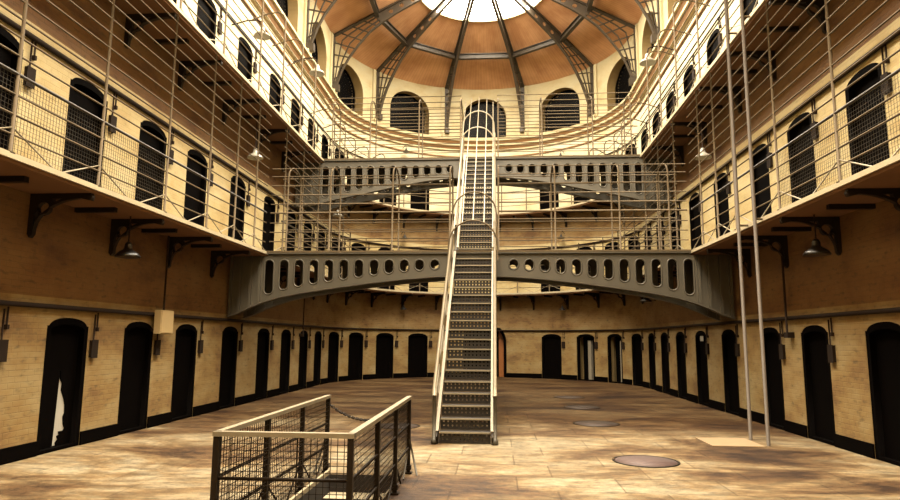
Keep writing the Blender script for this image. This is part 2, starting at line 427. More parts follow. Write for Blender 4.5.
# skirting: black painted band between the ground floor doors
def skirting(name, s0, s1, lab):
    mb = MB()
    cut = [(d[3] - DW, d[3] + DW) for d in doors if d[0] == 0] + [(sA(0) - .96, sA(0) + .96)]
    n = int((s1 - s0) / .15)
    prev = s0
    pts = sorted([s0, s1] + [s0 + (s1 - s0) * i / n for i in range(n)] + [e for c in cut for e in c if s0 < e < s1])
    for a, b in zip(pts, pts[1:]):
        m = (a + b) / 2
        if any(c[0] < m < c[1] for c in cut) or b - a < 1e-5: continue
        mb.face([P3(a, W - .025, .002), P3(b, W - .025, .002), P3(b, W - .025, .2), P3(a, W - .025, .2)])
        mb.face([P3(a, W - .025, .2), P3(b, W - .025, .2), P3(b, W, .2), P3(a, W, .2)])
    for c in cut:
        for e in c:
            if s0 < e < s1: mb.face([P3(e, W - .025, .002), P3(e, W, .002), P3(e, W, .2), P3(e, W - .025, .2)])
    struct(mb.build(name, M['black']), lab, 'skirting')
skirting('baseboard_left', 0, L, 'black painted skirting band along the left cell wall')
skirting('baseboard_back', L, L + pi * W, 'black painted skirting band along the curved end wall')
skirting('baseboard_right', L + pi * W, 2 * L + pi * W, 'black painted skirting band along the right cell wall')

# ------------------------------------------------------------------ cell doors (setting) and the boxes beside them
def outline(hw, bot, tf, n=12):
    o = [(-hw, bot), (hw, bot)]
    return o + [(hw * sin(k / n * pi / 2), tf(hw * sin(k / n * pi / 2))) for k in range(n, -n - 1, -1)]
d0 = empty('door_1')
fo = outline(DW - .002, .002, lambda u: door_top(u) - .003)
fi = outline(DW - .09, .05, lambda u: door_top(u) - .1)
f = plate('door_frame', fo, [fi], .1, M['black'], d0); f.location = (0, .052, 0)
lf = plate('door_leaf', fi, [], .05, M['black'], d0); lf.location = (0, .11, 0)
mb = MB(); mb.box(-.12, .12, .065, .086, 1.28, 1.4); mb.build('hatch', M['iron_dark'], lf)
mb = MB(); mb.box(.16, .34, .06, .09, .86, .9); mb.box(.2, .25, .05, .088, .8, .95); mb.build('bolt', M['iron_dark'], lf)
for h in (.45, 1.35):
    mb = MB(); mb.box(-.36, .1, .075, .088, h, h + .05); mb.build('hinge_strap', M['black'], lf)
x0 = empty('wall_box')
mb = MB(); mb.box(-.07, .07, -.045, .0, 1.3, 1.56); mb.box(-.078, .078, -.052, -.045, 1.29, 1.57); mb.build('box_body', M['box_dark'], x0)
mb = MB(); mb.tube([(-.02, -.03, 1.56), (-.02, -.03, 1.96)], .012); mb.tube([(.05, -.025, 1.72), (.05, -.025, 1.99)], .012); mb.box(.03, .07, -.05, 0, 1.7, 1.76); mb.build('conduit', M['pipe'], x0)
SIDE = {'L': 'left wall', 'R': 'right wall'}
STN = ['ground-floor', 'first-gallery', 'top-gallery']
cnt = {}
first = True; firstb = True; k = 0
for stn, side, v, s in doors:
    key = (stn, side if side != 'A' else ('Al' if v < 0 else 'Ar'))
    cnt[key] = cnt.get(key, -1) + 1
    if side == 'A':
        idx = cnt[key] if v > 0 else 3 - cnt[key]
        where = '%s cell door %s of the stair centreline on the curved end' % (ORD[idx], 'right' if v > 0 else 'left')
    else:
        idx = cnt[key] if side == 'L' else cnt[key]
        where = '%s cell door from the viewer along the %s' % (ORD[idx], SIDE[side])
    loc, h = frame(s, W, ZB[stn])
    o = d0 if first else copy_tree(d0); first = False
    o.location = loc; o.rotation_euler = (0, 0, h); k += 1; o.name = 'door_%d' % k
    struct(o, 'black %s %s' % (STN[stn], where), 'door')
    if (stn, side, v) in ((0, 'A', 46.3), (0, 'A', 62.4)):
        for ch in list(o.children):
            if ch.name.startswith('door_leaf'):
                for g in list(ch.children): D.objects.remove(g)
                D.objects.remove(ch)
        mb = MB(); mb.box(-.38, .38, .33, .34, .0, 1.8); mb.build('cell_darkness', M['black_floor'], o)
        mb = MB(); xx = .02 if v < 50 else .16
        mb.box(xx, xx + .15, .12, .3, .02, 1.62); q = mb.build('door_leaf', M['pale_wood'], o); q['label'] = 'pale grey door leaf standing open'
    if (stn, side, v) == (0, 'L', 9.02):
        for ch in list(o.children):
            if ch.name.startswith('door_leaf'):
                for g in list(ch.children): D.objects.remove(g)
                D.objects.remove(ch)
        mb = MB(); mb.box(-.36, .36, .1, .12, .06, 1.6); q = mb.build('inner_panel', M['paper'], o); q['label'] = 'whitewashed panel showing through the broken door'
        a = [(-.37, .05), (-.03, .05), (-.02, .6), (.02, 1.13), (.05, 1.13)]
        # the broken leaf: a gap with a ragged right edge, wide below and closing upwards
        gap = [(-.02, .02), (.02, 1.12), (.035, 1.12), (.04, 1.0), (.09, .93), (.08, .84), (.15, .72), (.19, .62), (.2, .5), (.17, .45), (.19, .34), (.23, .28), (.2, .25), (.1, .25), (.12, .2), (.07, .19), (.1, .14), (.05, .1), (.08, .02)]
        lf2 = plate('door_leaf', fi, [gap], .05, M['black'], o); lf2.location = (0, .11, 0); lf2['label'] = 'black door leaf with a ragged vertical split'
    if (stn, side, v) == (0, 'R', 17.05):
        mb = MB(); mb.box(-.1, .13, .02, .03, 1.62, 1.75); q = mb.build('notice', M['paper'], o); q['label'] = 'small white paper notice'
    bx = ('small dark box by the %s %s door %s of the stairs on the curved end' % (ORD[idx], STN[stn], 'right' if v > 0 else 'left')) if side == 'A' else 'small dark box right of the %s %s door from the viewer, %s' % (ORD[idx], STN[stn], SIDE[side])
    ob = x0 if firstb else copy_tree(x0); firstb = False
    bl, bh = frame(s + .58, W, ZB[stn])
    ob.location = bl; ob.rotation_euler = (0, 0, bh)
    tag(ob, bx, 'box', 'small dark boxes beside the cell doors')
# archway on the axis behind the stairs
aw = empty('door_%d' % (k + 1), *frame(sA(0), W, 0)); struct(aw, 'tall dark archway on the axis behind the staircase', 'doorway')
ao = outline(.955, .003, lambda u: 1.5 + .915 * sqrt(max(0, 1 - (u / .96) ** 2)))
ai = outline(.83, .003, lambda u: 1.5 + .78 * sqrt(max(0, 1 - (u / .84) ** 2)))
ob = plate('arch_frame', ao, [ai], .12, M['black'], aw); ob.location = (0, .08, 0)
mb = MB(); mb.box(-.83, .62, .5, .52, 0, 2.3); mb.build('passage_darkness', M['black'], aw)  # black sheet standing in for the dark inside of the passage
mb = MB(); mb.box(.62, .84, .36, .5, 0, 2.2); q = mb.build('light_strip', M['painted_doorway_light'], aw); q['label'] = 'orange strip painted as light through the doorway'  # orange strip painted in for light coming through the doorway

# ------------------------------------------------------------------ clerestory windows
w0 = empty('window_1')
wo = outline(.998, SILL + .002, lambda u: win_top(u) - .002)
wi = outline(.93, SILL + .07, lambda u: 11.85 + .85 * sqrt(max(0, 1 - (u / .94) ** 2)))
f = plate('window_frame', wo, [wi], .06, M['louvre'], w0); f.location = (0, .36, 0)
gl = plate('pane', wi, [], .006, M['glass'], w0); gl.location = (0, .35, 0)
mb = MB()
z = SILL + .1
while z < 12.68:
    hw = .93 if z < 11.85 else .93 * sqrt(max(0, 1 - ((z - 11.85) / .86) ** 2))
    if hw > .05: mb.box(-hw, hw, -.05, .05, -.006, .006, Matrix.Translation((0, .41, z)) @ Matrix.Rotation(radians(-50), 4, 'X'))
    z += .11
mb.build('louvre', M['louvre'], w0)
bk = plate('back_panel', wi, [], .01, M['black_floor'], w0); bk.location = (0, .5, 0)
for i, (kk, v) in enumerate(WINS):
    o = w0 if i == 0 else copy_tree(w0)
    o.location, h = frame(S(kk, v), W, 0); o.rotation_euler = (0, 0, h); o.name = 'window_%d' % (i + 1)
    if kk == 'A': wl = 'dark arched louvred window ' + ({-72: 'at the far left of the curved clerestory', -36: 'left of the staircase top in the curved clerestory', 0: 'on the axis directly behind the staircase top', 36: 'right of the staircase top in the curved clerestory', 72: 'at the far right of the curved clerestory'}[v])
    else: wl = 'dark arched louvred window in the straight %s clerestory, %s from the curved end' % ('left' if kk == 'L' else 'right', ORD[[21.15, 17.7, 14.25].index(v)])
    struct(o, wl, 'window')

# ------------------------------------------------------------------ swept trims along the horseshoe
SALL = sorted(set([0, L, L + pi * W, 2 * L + pi * W] + [L + pi * W * i / 72 for i in range(73)]))
def sweep(mb, prof, runs=SALL, closed=True):
    """profile of (r, z) swept along the plan"""
    for a, b in zip(runs, runs[1:]):
        n = len(prof)
        for i in range(n if closed else n - 1):
            (r0, z0), (r1, z1) = prof[i], prof[(i + 1) % n]
            mb.face([P3(a, r0, z0), P3(b, r0, z0), P3(b, r1, z1), P3(a, r1, z1)], [(a, z0), (b, z0), (b, z1), (a, z1)])
# cornice below the clerestory
mb = MB()
mb.slot = 0; sweep(mb, [(W, 10.86), (W - .3, 10.74), (W - .3, 10.66), (W - .25, 10.64)], closed=False)
mb.slot = 1; sweep(mb, [(W - .25, 10.64), (W - .19, 10.52)], closed=False)  # tan bands paint in the shading under the cornice steps
mb.slot = 0; sweep(mb, [(W - .19, 10.52), (W - .19, 10.44), (W - .14, 10.42)], closed=False)
mb.slot = 1; sweep(mb, [(W - .14, 10.42), (W - .08, 10.3)], closed=False)
mb.slot = 0; sweep(mb, [(W - .08, 10.3), (W - .08, 10.24), (W, 10.22)], closed=False)
mb.slot = 1; sweep(mb, [(W - .0, 9.98), (W - .05, 9.97), (W - .05, 9.92), (W, 9.91)], closed=False)
struct(mb.build('trim_1', [M['cornice'], M['cornice_shade']]), 'cream cornice with shading painted in tan below the arched windows', 'cornice')
# pilasters behind the roof ribs
RIBS = [('L', y) for y in (12.55, 16.0, 19.45)] + [('A', a) for a in (-90, -54, -18, 18, 54, 90)] + [('R', y) for y in (19.45, 16.0, 12.55)]
def ribname(kk, v):
    if kk == 'A': return {-90: 'where the left wall meets the curved end', -54: 'second left of the centre of the dome', -18: 'just left of the centre of the dome', 18: 'just right of the centre of the dome', 54: 'second right of the centre of the dome', 90: 'where the right wall meets the curved end'}[v]
    return 'over the straight %s wall, %s before the dome' % ('left' if kk == 'L' else 'right', ORD[[19.45, 16.0, 12.55].index(v)])
for i, (kk, v) in enumerate(RIBS):
    mb = MB(); mb.box(-.24, .24, -.07, .01, 10.8, EAVE + .02); mb.box(-.2, .2, -.2, -.07, 10.7, 10.98)
    o = mb.build('trim_%d' % (i + 2), M['plaster']); o.location, h = frame(S(kk, v), W, 0); o.rotation_euler = (0, 0, h)
    struct(o, 'cream pilaster behind the roof rib ' + ribname(kk, v), 'pilaster')
# conduits running along the walls above the doors
for zz, lab in ((2.03, 'dark pipe running round the hall above the ground floor cell doors'), (H1 + 1.99, 'dark pipe running along the wall above the first gallery cell doors'), (H2 + 1.98, 'thin dark pipe along the wall above the top gallery cell doors')):
    mb = MB(); rr = W - .035; mb.tube([P3(s, rr, zz) for s in SALL], .038 if zz < 9 else .022, 6)
    tag(mb.build('wall_pipe', M['pipe']), lab, 'pipe')

# ------------------------------------------------------------------ roof and skylight
mb = MB()
RI = W + .06
TH = [-pi / 2 + pi * i / 60 for i in range(61)]
for a, b in zip(TH, TH[1:]):
    def pc(t, r): return (r * sin(t), YC + r * cos(t), roof_z(r))
    mb.face([pc(a, RI + .6), pc(b, RI + .6), pc(b, RSKY), pc(a, RSKY)], [(a * 5, 0), (b * 5, 0), (b * 5, 4), (a * 5, 4)])
for sg in (-1, 1):
    mb.face([(sg * (RI + .6), Y0, roof_z(RI + .6)), (sg * (RI + .6), YC, roof_z(RI + .6)), (sg * RSKY, YC, ZSKY), (sg * RSKY, Y0, ZSKY)], [(0, 0), (L, 0), (L, 4), (0, 4)])
struct(mb.build('ceiling', M['roof']), 'tan boarded roof slopes with a conical end', 'ceiling')
RID = ZSKY + 1.35
sk = empty('window_%d' % (len(WINS) + 1), (0, 0, ZSKY)); struct(sk, 'glazed ridge skylight with a rounded end at the top of the roof', 'skylight')
mb = MB()
for a, b in zip(TH[::3], TH[3::3]):
    mb.face([(RSKY * sin(a), YC + RSKY * cos(a), 0), (RSKY * sin(b), YC + RSKY * cos(b), 0), (0, YC, RID - ZSKY)])
for sg in (-1, 1):
    mb.face([(sg * RSKY, Y0, 0), (sg * RSKY, YC, 0), (0, YC, RID - ZSKY), (0, Y0, RID - ZSKY)])
mb.build('glazing', M['glow'], sk)
mb = MB()
rim = [(-RSKY, Y0, 0)] + [(RSKY * sin(t), YC + RSKY * cos(t), 0) for t in TH] + [(RSKY, Y0, 0)]
for p, q in zip(rim, rim[1:]):
    pass
mb.ribbon([(x, y, z - .02) for x, y, z in rim], (0, 0, 1), .1, .05)
mb.build('curb', M['cornice'], sk)
mb = MB()
for i in range(1, 41):
    t = -pi / 2 + pi * i / 41
    mb.box(-.012, .012, -.012, .012, -.06, -.03, Matrix.Translation(((RSKY - .12) * sin(t), YC + (RSKY - .12) * cos(t), .06)))
mb.build('bolt', M['iron_dark'], sk)
mb = MB()
y = YC - 1.15
while y > 2:
    for sg in (-1, 1): mb.tube([(sg * RSKY, y, -.02), (0, y, RID - ZSKY - .02)], .02, 4)
    y -= 1.15
for d in (-72, -36, 0, 36, 72):
    t = radians(d); mb.tube([(RSKY * sin(t), YC + RSKY * cos(t), -.02), (0, YC, RID - ZSKY - .02)], .012, 4)
mb.build('glazing_bar', M['truss'], sk)

# roof ribs: lattice trusses (local x = outwards, z up)
low = [(5.6, 10.95), (5.5, 11.3), (5.35, 11.75), (5.1, 12.25), (4.72, 12.8), (4.3, 13.3), (3.85, 13.68), (3.3, 14.05), (2.4, 14.56), (1.2, 15.18), (.15, 15.7)]
up_ = [(5.68, 10.95), (5.68, 13.12), (4.0, roof_z(4.0) - .05), (RSKY, ZSKY - .06), (.1, RID - .16)]
def interp(pl, t):
    n = len(pl) - 1; k = min(int(t * n), n - 1); u = t * n - k
    return (pl[k][0] + (pl[k + 1][0] - pl[k][0]) * u, pl[k][1] + (pl[k + 1][1] - pl[k][1]) * u)
# stations along the lattice, wall/roof side and lower side
ups = [(5.66, 10.95 + 2.17 * i / 6) for i in range(7)] + [(5.66 - 1.5 * i / 4, roof_z(5.66 - 1.5 * i / 4) - .07) for i in range(1, 5)]
def resample(pl, n):
    ds = [0]
    for a, b in zip(pl, pl[1:]): ds.append(ds[-1] + math.hypot(b[0] - a[0], b[1] - a[1]))
    out = []
    for i in range(n):
        d = ds[-1] * i / (n - 1); k = 0
        while k < len(pl) - 2 and ds[k + 1] < d: k += 1
        u = (d - ds[k]) / (ds[k + 1] - ds[k]); out.append((pl[k][0] + (pl[k + 1][0] - pl[k][0]) * u, pl[k][1] + (pl[k + 1][1] - pl[k][1]) * u))
    return out
lows = resample(low[:7], len(ups))
r0 = empty('roof_rib')
V3 = lambda p: (p[0], 0, p[1])
mb = MB(); mb.ribbon([V3(p) for p in [(5.68, 10.95), (5.68, 13.14)]], (0, 1, 0), .16, .05); mb.build('wall_post', M['truss'], r0)
mb = MB(); mb.ribbon([V3(p) for p in [(5.7, roof_z(5.7) - .08), (4.0, roof_z(4.0) - .07), (RSKY, ZSKY - .1), (.05, RID - .2)]], (0, 1, 0), .17, .06); mb.build('top_chord', M['truss'], r0)
mb = MB(); mb.ribbon([V3(p) for p in low], (0, 1, 0), .12, .05); mb.build('bottom_chord', M['truss'], r0)
mb = MB()
for w in (1 / 3, 2 / 3):
    mb.ribbon([V3((a[0] + (b[0] - a[0]) * w, a[1] + (b[1] - a[1]) * w)) for a, b in zip(ups, lows)], (0, 1, 0), .045, .04)
m_ = 17
U2, L2 = resample(ups, m_), resample(low[:7], m_)
for i in range(1, m_ - 1, 2): mb.ribbon([V3(U2[max(0, i - 1)]), V3(L2[i])], (0, 1, 0), .045, .04)
mb.build('lattice', M['truss'], r0)
tops = [(4.15, roof_z(4.15) - .1), (RSKY, ZSKY - .13), (.2, RID - .3)]
webo = [(4.2, roof_z(4.2) - .12), (3.3, roof_z(3.3) - .12), (RSKY, ZSKY - .14), (1.2, RID - .85), (1.2, 15.16), (2.4, 14.58), (3.3, 14.07), (3.85, 13.7)]
wholes = [circle(3.5 - .42 * i, (roof_z(3.5 - .42 * i) - .1 + 13.93 + .55 * .42 * i) / 2 + .0, .085, 12) for i in range(5)]
plate('web_plate', webo, wholes, .02, M['truss'], r0)
mb = MB(); mb.box(5.42, 5.66, -.09, .09, 10.95, 11.2); mb.build('foot', M['truss'], r0)
for i, (kk, v) in enumerate(RIBS):
    o = r0 if i == 0 else copy_tree(r0)
    x, y, h = path(S(kk, v), 0)
    o.location = (0, y if kk != 'A' else YC, 0); o.rotation_euler = (0, 0, h + pi / 2)
    tag(o, 'latticed iron roof rib ' + ribname(kk, v), 'roof truss', 'iron roof ribs')
# purlins between the ribs
pu = []
RP, ZP = 4.0, 13.86
pts = [('L', 12.55), ('L', 16.0), ('L', 19.45)] + [('A', a) for a in (-90, -54, -18, 18, 54, 90)] + [('R', y) for y in (19.45, 16.0, 12.55)]
pp = [P3(S(a, b), RP, ZP) for a, b in pts]
pnames = ['third left bay before the dome', 'second left bay before the dome', 'left bay next to the dome', 'leftmost bay of the dome', 'left bay of the dome beside the middle', 'middle bay of the dome', 'right bay of the dome beside the middle', 'rightmost bay of the dome', 'right bay next to the dome', 'second right bay before the dome', 'third right bay before the dome']
for a, b, nm in zip(pp, pp[1:], pnames):
    a, b = Vector(a), Vector(b); d = b - a; a2 = a + d * .02; b2 = b - d * .02
    o = empty('purlin', a2, atan2(d.y, d.x)); ln = (b2 - a2).length
    mb = MB(); mb.box(0, ln, -.08, .08, 0, .03); mb.build('bottom_flange', M['truss'], o)
    mb = MB(); mb.box(0, ln, -.012, .012, .03, .2); mb.build('web', M['truss'], o)
    mb = MB(); mb.box(0, ln, -.08, .08, .2, .23); mb.build('top_flange', M['truss'], o)
    tag(o, 'grey iron roof purlin in the ' + nm, 'beam', 'roof purlins')

# ------------------------------------------------------------------ galleries
def bracket_mesh():
    h, a = .62, W - E - .06
    outl = [(0, 0), (0, -h), (-.05, -h - .05), (-.1, -h), (-.1, -.34)]
    # local x = towards the hall is negative
    o = [(0, 0), (0, -.55), (-.035, -.6), (-.075, -.55)]
    n = 12
    for i in range(n + 1):
        t = pi / 2 * i / n; o.append((-.075 - (a - .2) * (1 - cos(t)) * 1.0, -.52 + .45 * sin(t)))
    o += [(-a, -.1), (-a - .02, -.05), (-a, 0)]
    hole = []
    for i in range(n + 1):
        t = pi / 2 * i / n; hole.append((-.085 - .34 * (1 - cos(t)), -.4 + .33 * sin(t) * .98))
    hole = [(-.06, -.44)] + hole[1:-1] + [(-.4, -.06), (-.06, -.06)]
    holes = [circle(-.2, -.2, .085, 16), [(-.07, -.46), (-.07, -.3), (-.12, -.2), (-.13, -.3)], [(-.32, -.07), (-.3, -.13), (-.45, -.075)]]
    ob = plate('bracket', o, holes, .07, M['iron_dark'])
    me = ob.data; C.objects.unlink(ob); D.objects.remove(ob); return me
BRK = bracket_mesh()
def gallery(z, ysl, ysr, lab):
    g = empty('gallery_walkway', (0, YC, z)); tag(g, lab, 'gallery')
    def add(name, mb, m):
        o = mb.build(name, m, g); o.matrix_parent_inverse = Matrix.Translation((0, -YC, -z)); return o
    mb = MB(); sweep(mb, [(W, z), (E + .03, z), (E + .03, z - .03), (W, z - .03)]); add('slab', mb, M['slab'])
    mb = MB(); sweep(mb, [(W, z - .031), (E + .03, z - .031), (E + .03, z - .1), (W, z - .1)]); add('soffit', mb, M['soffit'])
    mb = MB(); sweep(mb, [(E + .03, z + .012), (E, z + .012), (E, z - .055), (E + .03, z - .055)]); add('edge_strip', mb, M['edge'])
    ss = [sL(y) for y in ysl] + [sA(a) for a in (-86, -70, -54, -38, -22, -7, 7, 22, 38, 54, 70, 86)] + [sR(y) for y in ysr]
    for s in ss:
        o = link('bracket', BRK, g); loc, h = frame(s, W, z - .1)
        o.matrix_parent_inverse = Matrix.Translation((0, -YC, -z))
        o.matrix_basis = Matrix.Translation(loc) @ Matrix.Rotation(h + pi / 2, 4, 'Z')
    for a, b in zip(ss, ss[1:]):
        if b - a > 2.6: continue
        m = (a + b) / 2; loc, h = frame(m, W, z - .1)
        mb = MB(); mb.box(-.04, .04, -.62, -.0, -.07, .0)
        o = mb.build('joist', M['iron_dark'], g); o.matrix_parent_inverse = Matrix.Translation((0, -YC, -z))
        o.matrix_basis = Matrix.Translation(loc) @ Matrix.Rotation(h, 4, 'Z')
    return g
gallery(H1, [4.3, 6.2, 8.03, 9.86, 11.67, 13.55, 16.0, 17.9, 19.75, 21.5], [6.4, 8.2, 10.07, 11.85, 13.55, 16.0, 17.9, 19.75, 21.5][::-1], 'lower horseshoe gallery walkway on iron brackets above the ground floor doors')
gallery(H2, [4.3, 6.2, 8.03, 9.8, 11.64, 13.7, 15.8, 17.8, 20.9, 22.3], [6.4, 8.2, 9.94, 11.83, 13.53, 15.8, 17.8, 20.9, 22.3][::-1], 'upper horseshoe gallery walkway on iron brackets below the cornice')

# railings along the gallery edges
RR = E + .03
def run_pts(s0, s1, r, z, step=.3):
    pts = [s0]; 
    s = s0
    if s1 > L and s0 < L + pi * W:
        a0, a1 = max(s0, L), min(s1, L + pi * W)
        pts += [a0 + (a1 - a0) * i / 60 for i in range(61)]
    pts.append(s1); pts = sorted(set(pts))
    return [P3(s, r, z) for s in pts]
def railing(lab, z, s0, s1, posts, rails, ptop, hand=.92, mesh=None, brace=True, hook=False, gap=None):
    o = empty('gallery_railing', (0, 0, 0)); tag(o, lab, 'railing')
    for dz in rails:
        for a, b in ([(s0, gap[0]), (gap[1], s1)] if gap and dz > 2 else [(s0, s1)]):
            mb = MB(); mb.tube(run_pts(a, b, RR, z + dz), .0125, 5); mb.build('rail', M['rail'], o)
    mb = MB(); mb.tube(run_pts(s0, s1, RR, z + hand), .02, 6); mb.build('handrail', M['rail_dark'], o)
    for s in posts:
        loc, h = frame(s, RR, z); m4 = Matrix.Translation(loc) @ Matrix.Rotation(h, 4, 'Z')
        pl = [(0, 0, 0), (0, 0, ptop)]
        if hook: pl += [(0, .06, ptop + .12), (0, .2, ptop + .2), (0, .45, ptop + .17), (0, W - RR, ptop + .02)]
        mb = MB(); mb.tube([m4 @ Vector(p) for p in pl], .021, 6)
        mb.box(-.04, .04, -.03, .03, .0, .02, m4); mb.build('post', M['rail'], o)
        if brace:
            mb = MB()
            for sg in (-1, 1): mb.tube([m4 @ Vector((0, 0, .3)), m4 @ Vector((sg * .72, 0, .01))], .0105, 5)
            mb.build('brace', M['bright'], o)
    if mesh:
        a, b = mesh; mb = MB(); t = .0016
        n = int((b - a) / .052)
        for i in range(n):
            loc, h = frame(a + i * .052, RR + .02, z); mb.box(-t, t, -t, t, .03, hand, Matrix.Translation(loc) @ Matrix.Rotation(h, 4, 'Z'))
        for j in range(int(hand / .052)):
            x0, y0, _ = path(a, RR + .02); x1, y1, _ = path(b, RR + .02)
            mb.box(-t, t, min(y0, y1), max(y0, y1), -t, t, Matrix.Translation((x0, 0, z + .03 + j * .052)))
        mb.build('wire_mesh', M['rail_dark'], o)
    return o
R1 = [.22, .45, .68] + [.92 + .215 * k for k in range(1, 12)]
railing('tall wire safety railing along the left edge of the lower gallery before the bridge', H1, sL(1.5), sL(B1 - .03), [sL(y) for y in (3.2, 4.9, 6.5, 8.08, 9.83, 11.35, 12.6, 13.7)], R1, H2 - H1 - .1, mesh=(sL(4.5), sL(9.83)))
railing('tall wire safety railing along the right edge of the lower gallery before the bridge', H1, sR(B1 - .03), sR(1.5), [sR(y) for y in (13.7, 12.75, 11.81, 10.02, 8.27, 6.5, 4.9, 3.2)], R1, H2 - H1 - .1, mesh=(sR(10.02), sR(4.5)))
railing('tall wire safety railing of the lower gallery left side behind the bridge', H1, sL(B1 + BW + .03), sL(YC), [sL(y) for y in (15.6, 17.1, 18.7, 20.3, 21.9)], R1, H2 - H1 - .1, gap=(sL(B2 - .12), sL(B2 + BW + .12)))
railing('tall wire safety railing of the lower gallery right side behind the bridge', H1, sR(YC), sR(B1 + BW + .03), [sR(y) for y in (21.9, 20.3, 18.7, 17.1, 15.6)], R1, H2 - H1 - .1, gap=(sR(B2 + BW + .12), sR(B2 - .12)))
railing('curved railing of the lower gallery round the far end', H1, sL(YC) + .02, sR(YC) - .02, [sA(a) for a in (-88, -70, -52, -34, -17, 0, 17, 34, 52, 70, 88)], [.22, .45, .68, 1.15, 1.4], 1.9)
R2 = [.22, .45, .68] + [.92 + .215 * k for k in range(1, 6)]
railing('wire safety railing along the left edge of the upper gallery before its bridge', H2, sL(7.0), sL(B2 - .03), [sL(y) for y in (8.2, 9.9, 11.66, 13.55, 15.1, 16.6, 17.9)], R2, 2.6, hook=True)
railing('wire safety railing along the right edge of the upper gallery before its bridge', H2, sR(B2 - .03), sR(7.0), [sR(y) for y in (17.9, 16.6, 15.1, 13.4, 11.66, 9.9, 8.2)], R2, 2.6, hook=True)
railing('curved hooked railing of the upper gallery round the far end', H2, sL(B2 + BW + .03), sR(B2 + BW + .03), [sL(20.3), sL(21.8)] + [sA(a) for a in (-84, -70, -57, -44, -31, -18, -5, 9, 22, 35, 48, 61, 74, 86)] + [sR(21.8), sR(20.3)], [.3, .6, 1.3, 1.7], 1.95, hook=True, brace=False)

# ------------------------------------------------------------------ bridges
def bridge(z, y, curve, lab):
    g = empty('iron_bridge', (0, y, z)); tag(g, lab, 'bridge')
    def bot(x):
        x = abs(x)
        for (a, b), (c, d) in zip(curve, curve[1:]):
            if a <= x <= c: return b + (d - b) * (x - a) / (c - a) - z
        return curve[-1][1] - z
    xs = [-5.7 + 11.4 * i / 96 for i in range(97)]
    outl = [(5.7, -.105), (4.8, -.105), (4.8, -.06), (-4.8, -.06), (-4.8, -.105), (-5.7, -.105)] + [(x, bot(x)) for x in xs]
    holes = []; rims = []; ht = -.185 if z < 5 else -.215
    for sg in (-1, 1):
        for k in range(12):
            xc = sg * (.9 + .352 * k); r = .112; top = ht; b = bot(xc + sg * .1) + .17
            cz1 = top - r; cz0 = min(b + r, cz1 - .001)
            hl = [(xc + r * cos(t), cz1 + r * sin(t)) for t in [pi * i / 10 for i in range(11)]] + [(xc + r * cos(t), cz0 + r * sin(t)) for t in [pi + pi * i / 10 for i in range(11)]]
            holes.append(hl)
            rb = MB(); rb.tube([(a, 0, c) for a, c in hl], .022, 5, closed=True); rims.append(rb)
    gm = plate('girder', outl, holes, .035, M['iron'], g); gm.location = (0, .03, 0)
    fl = MB(); fl.ribbon([(x, .03, bot(x)) for x in xs], (0, 1, 0), .16, .035); fm = fl.build('bottom_flange', M['iron'], gm); fm.location = (0, -.03, 0)
    for rb in rims:
        rm = rb.build('hole_rim', M['iron'], gm); rm.location = (0, -.01, 0)
    for sg in (-1, 1):
        for xx in (4.98, 5.2, 5.45, 5.66):
            st_ = MB(); st_.box(sg * xx - .03, sg * xx + .03, -.04, .06, bot(xx) + .02, -.105)
            so = st_.build('stiffener', M['iron'], gm); so.location = (0, -.03, 0)
    g2 = gm.copy(); C.objects.link(g2); g2.location = (0, BW - .03, 0)
    for ch in list(gm.children):
        c = ch.copy(); C.objects.link(c); c.parent = g2
    mb = MB(); mb.box(-4.82, 4.82, -.05, .08, -.06, -.012); mb.box(-4.82, 4.82, BW - .08, BW + .05, -.06, -.012); mb.build('top_flange', M['iron'], g)
    mb = MB(); mb.box(-E + .02, E - .02, -.04, BW + .04, -.012, .006); mb.build('deck', M['iron_dark'], g)
    mb = MB(); mb.box(-E + .02, E - .02, -.055, -.04, -.03, .012); mb.build('edge_strip', M['rail'], g)
    return g
C1 = [(0, 3.05), (.8, 3.04), (1.6, 2.98), (2.4, 2.89), (3.2, 2.78), (4.0, 2.66), (4.5, 2.56), (4.9, 2.44), (5.2, 2.32), (5.45, 2.2), (5.74, 2.1)]
C2 = [(0, 6.53), (.8, 6.52), (1.6, 6.44), (2.4, 6.3), (3.2, 6.13), (4.0, 5.97), (4.5, 5.87), (4.9, 5.76), (5.2, 5.72), (5.45, 5.69), (5.74, 5.67)]
bridge(H1, B1, C1, 'lower iron footbridge with a row of oval holes in its arched girder')
bridge(H2, B2, C2, 'upper iron footbridge with pierced arched girder, farther back and higher')
def bridge_cage(z, y, lab, hoops, offs, top):
    g = empty('bridge_railing', (0, y, z)); tag(g, lab, 'railing')
    for dz in offs:
        for yy in (.02, BW - .02):
            for sg in (-1, 1):
                mb = MB(); mb.tube([(sg * .55, yy, dz), (sg * 4.8, yy, dz)], .02 if dz == .92 else .0125, 5)
                mb.build('handrail' if dz == .92 else 'rail', M['rail'], g)
    for x in hoops:
        pts = [(x, .02, .01), (x, .02, top - .3)]
        for i in range(9):
            t = pi * i / 8; pts.append((x, BW / 2 - (BW / 2 - .02) * cos(t), top - .3 + .3 * sin(t)))
        pts.append((x, BW - .02, .01))
        mb = MB(); mb.tube(pts, .02, 6); mb.build('hoop', M['rail'], g)
    return g
OF = [.24, .46, .68, .92, 1.13, 1.35, 1.58, 1.8, 1.99]
bridge_cage(H1, B1, 'hooped safety railing standing on the lower footbridge', [-4.4, -3.38, -1.9, -.56, .56, 1.85, 3.3, 4.4], OF, 2.1)
bridge_cage(H2, B2, 'hooped safety railing standing on the upper footbridge', [-4.6, -3.4, -1.87, -.58, .58, 1.92, 3.45, 4.6], OF, 2.02)

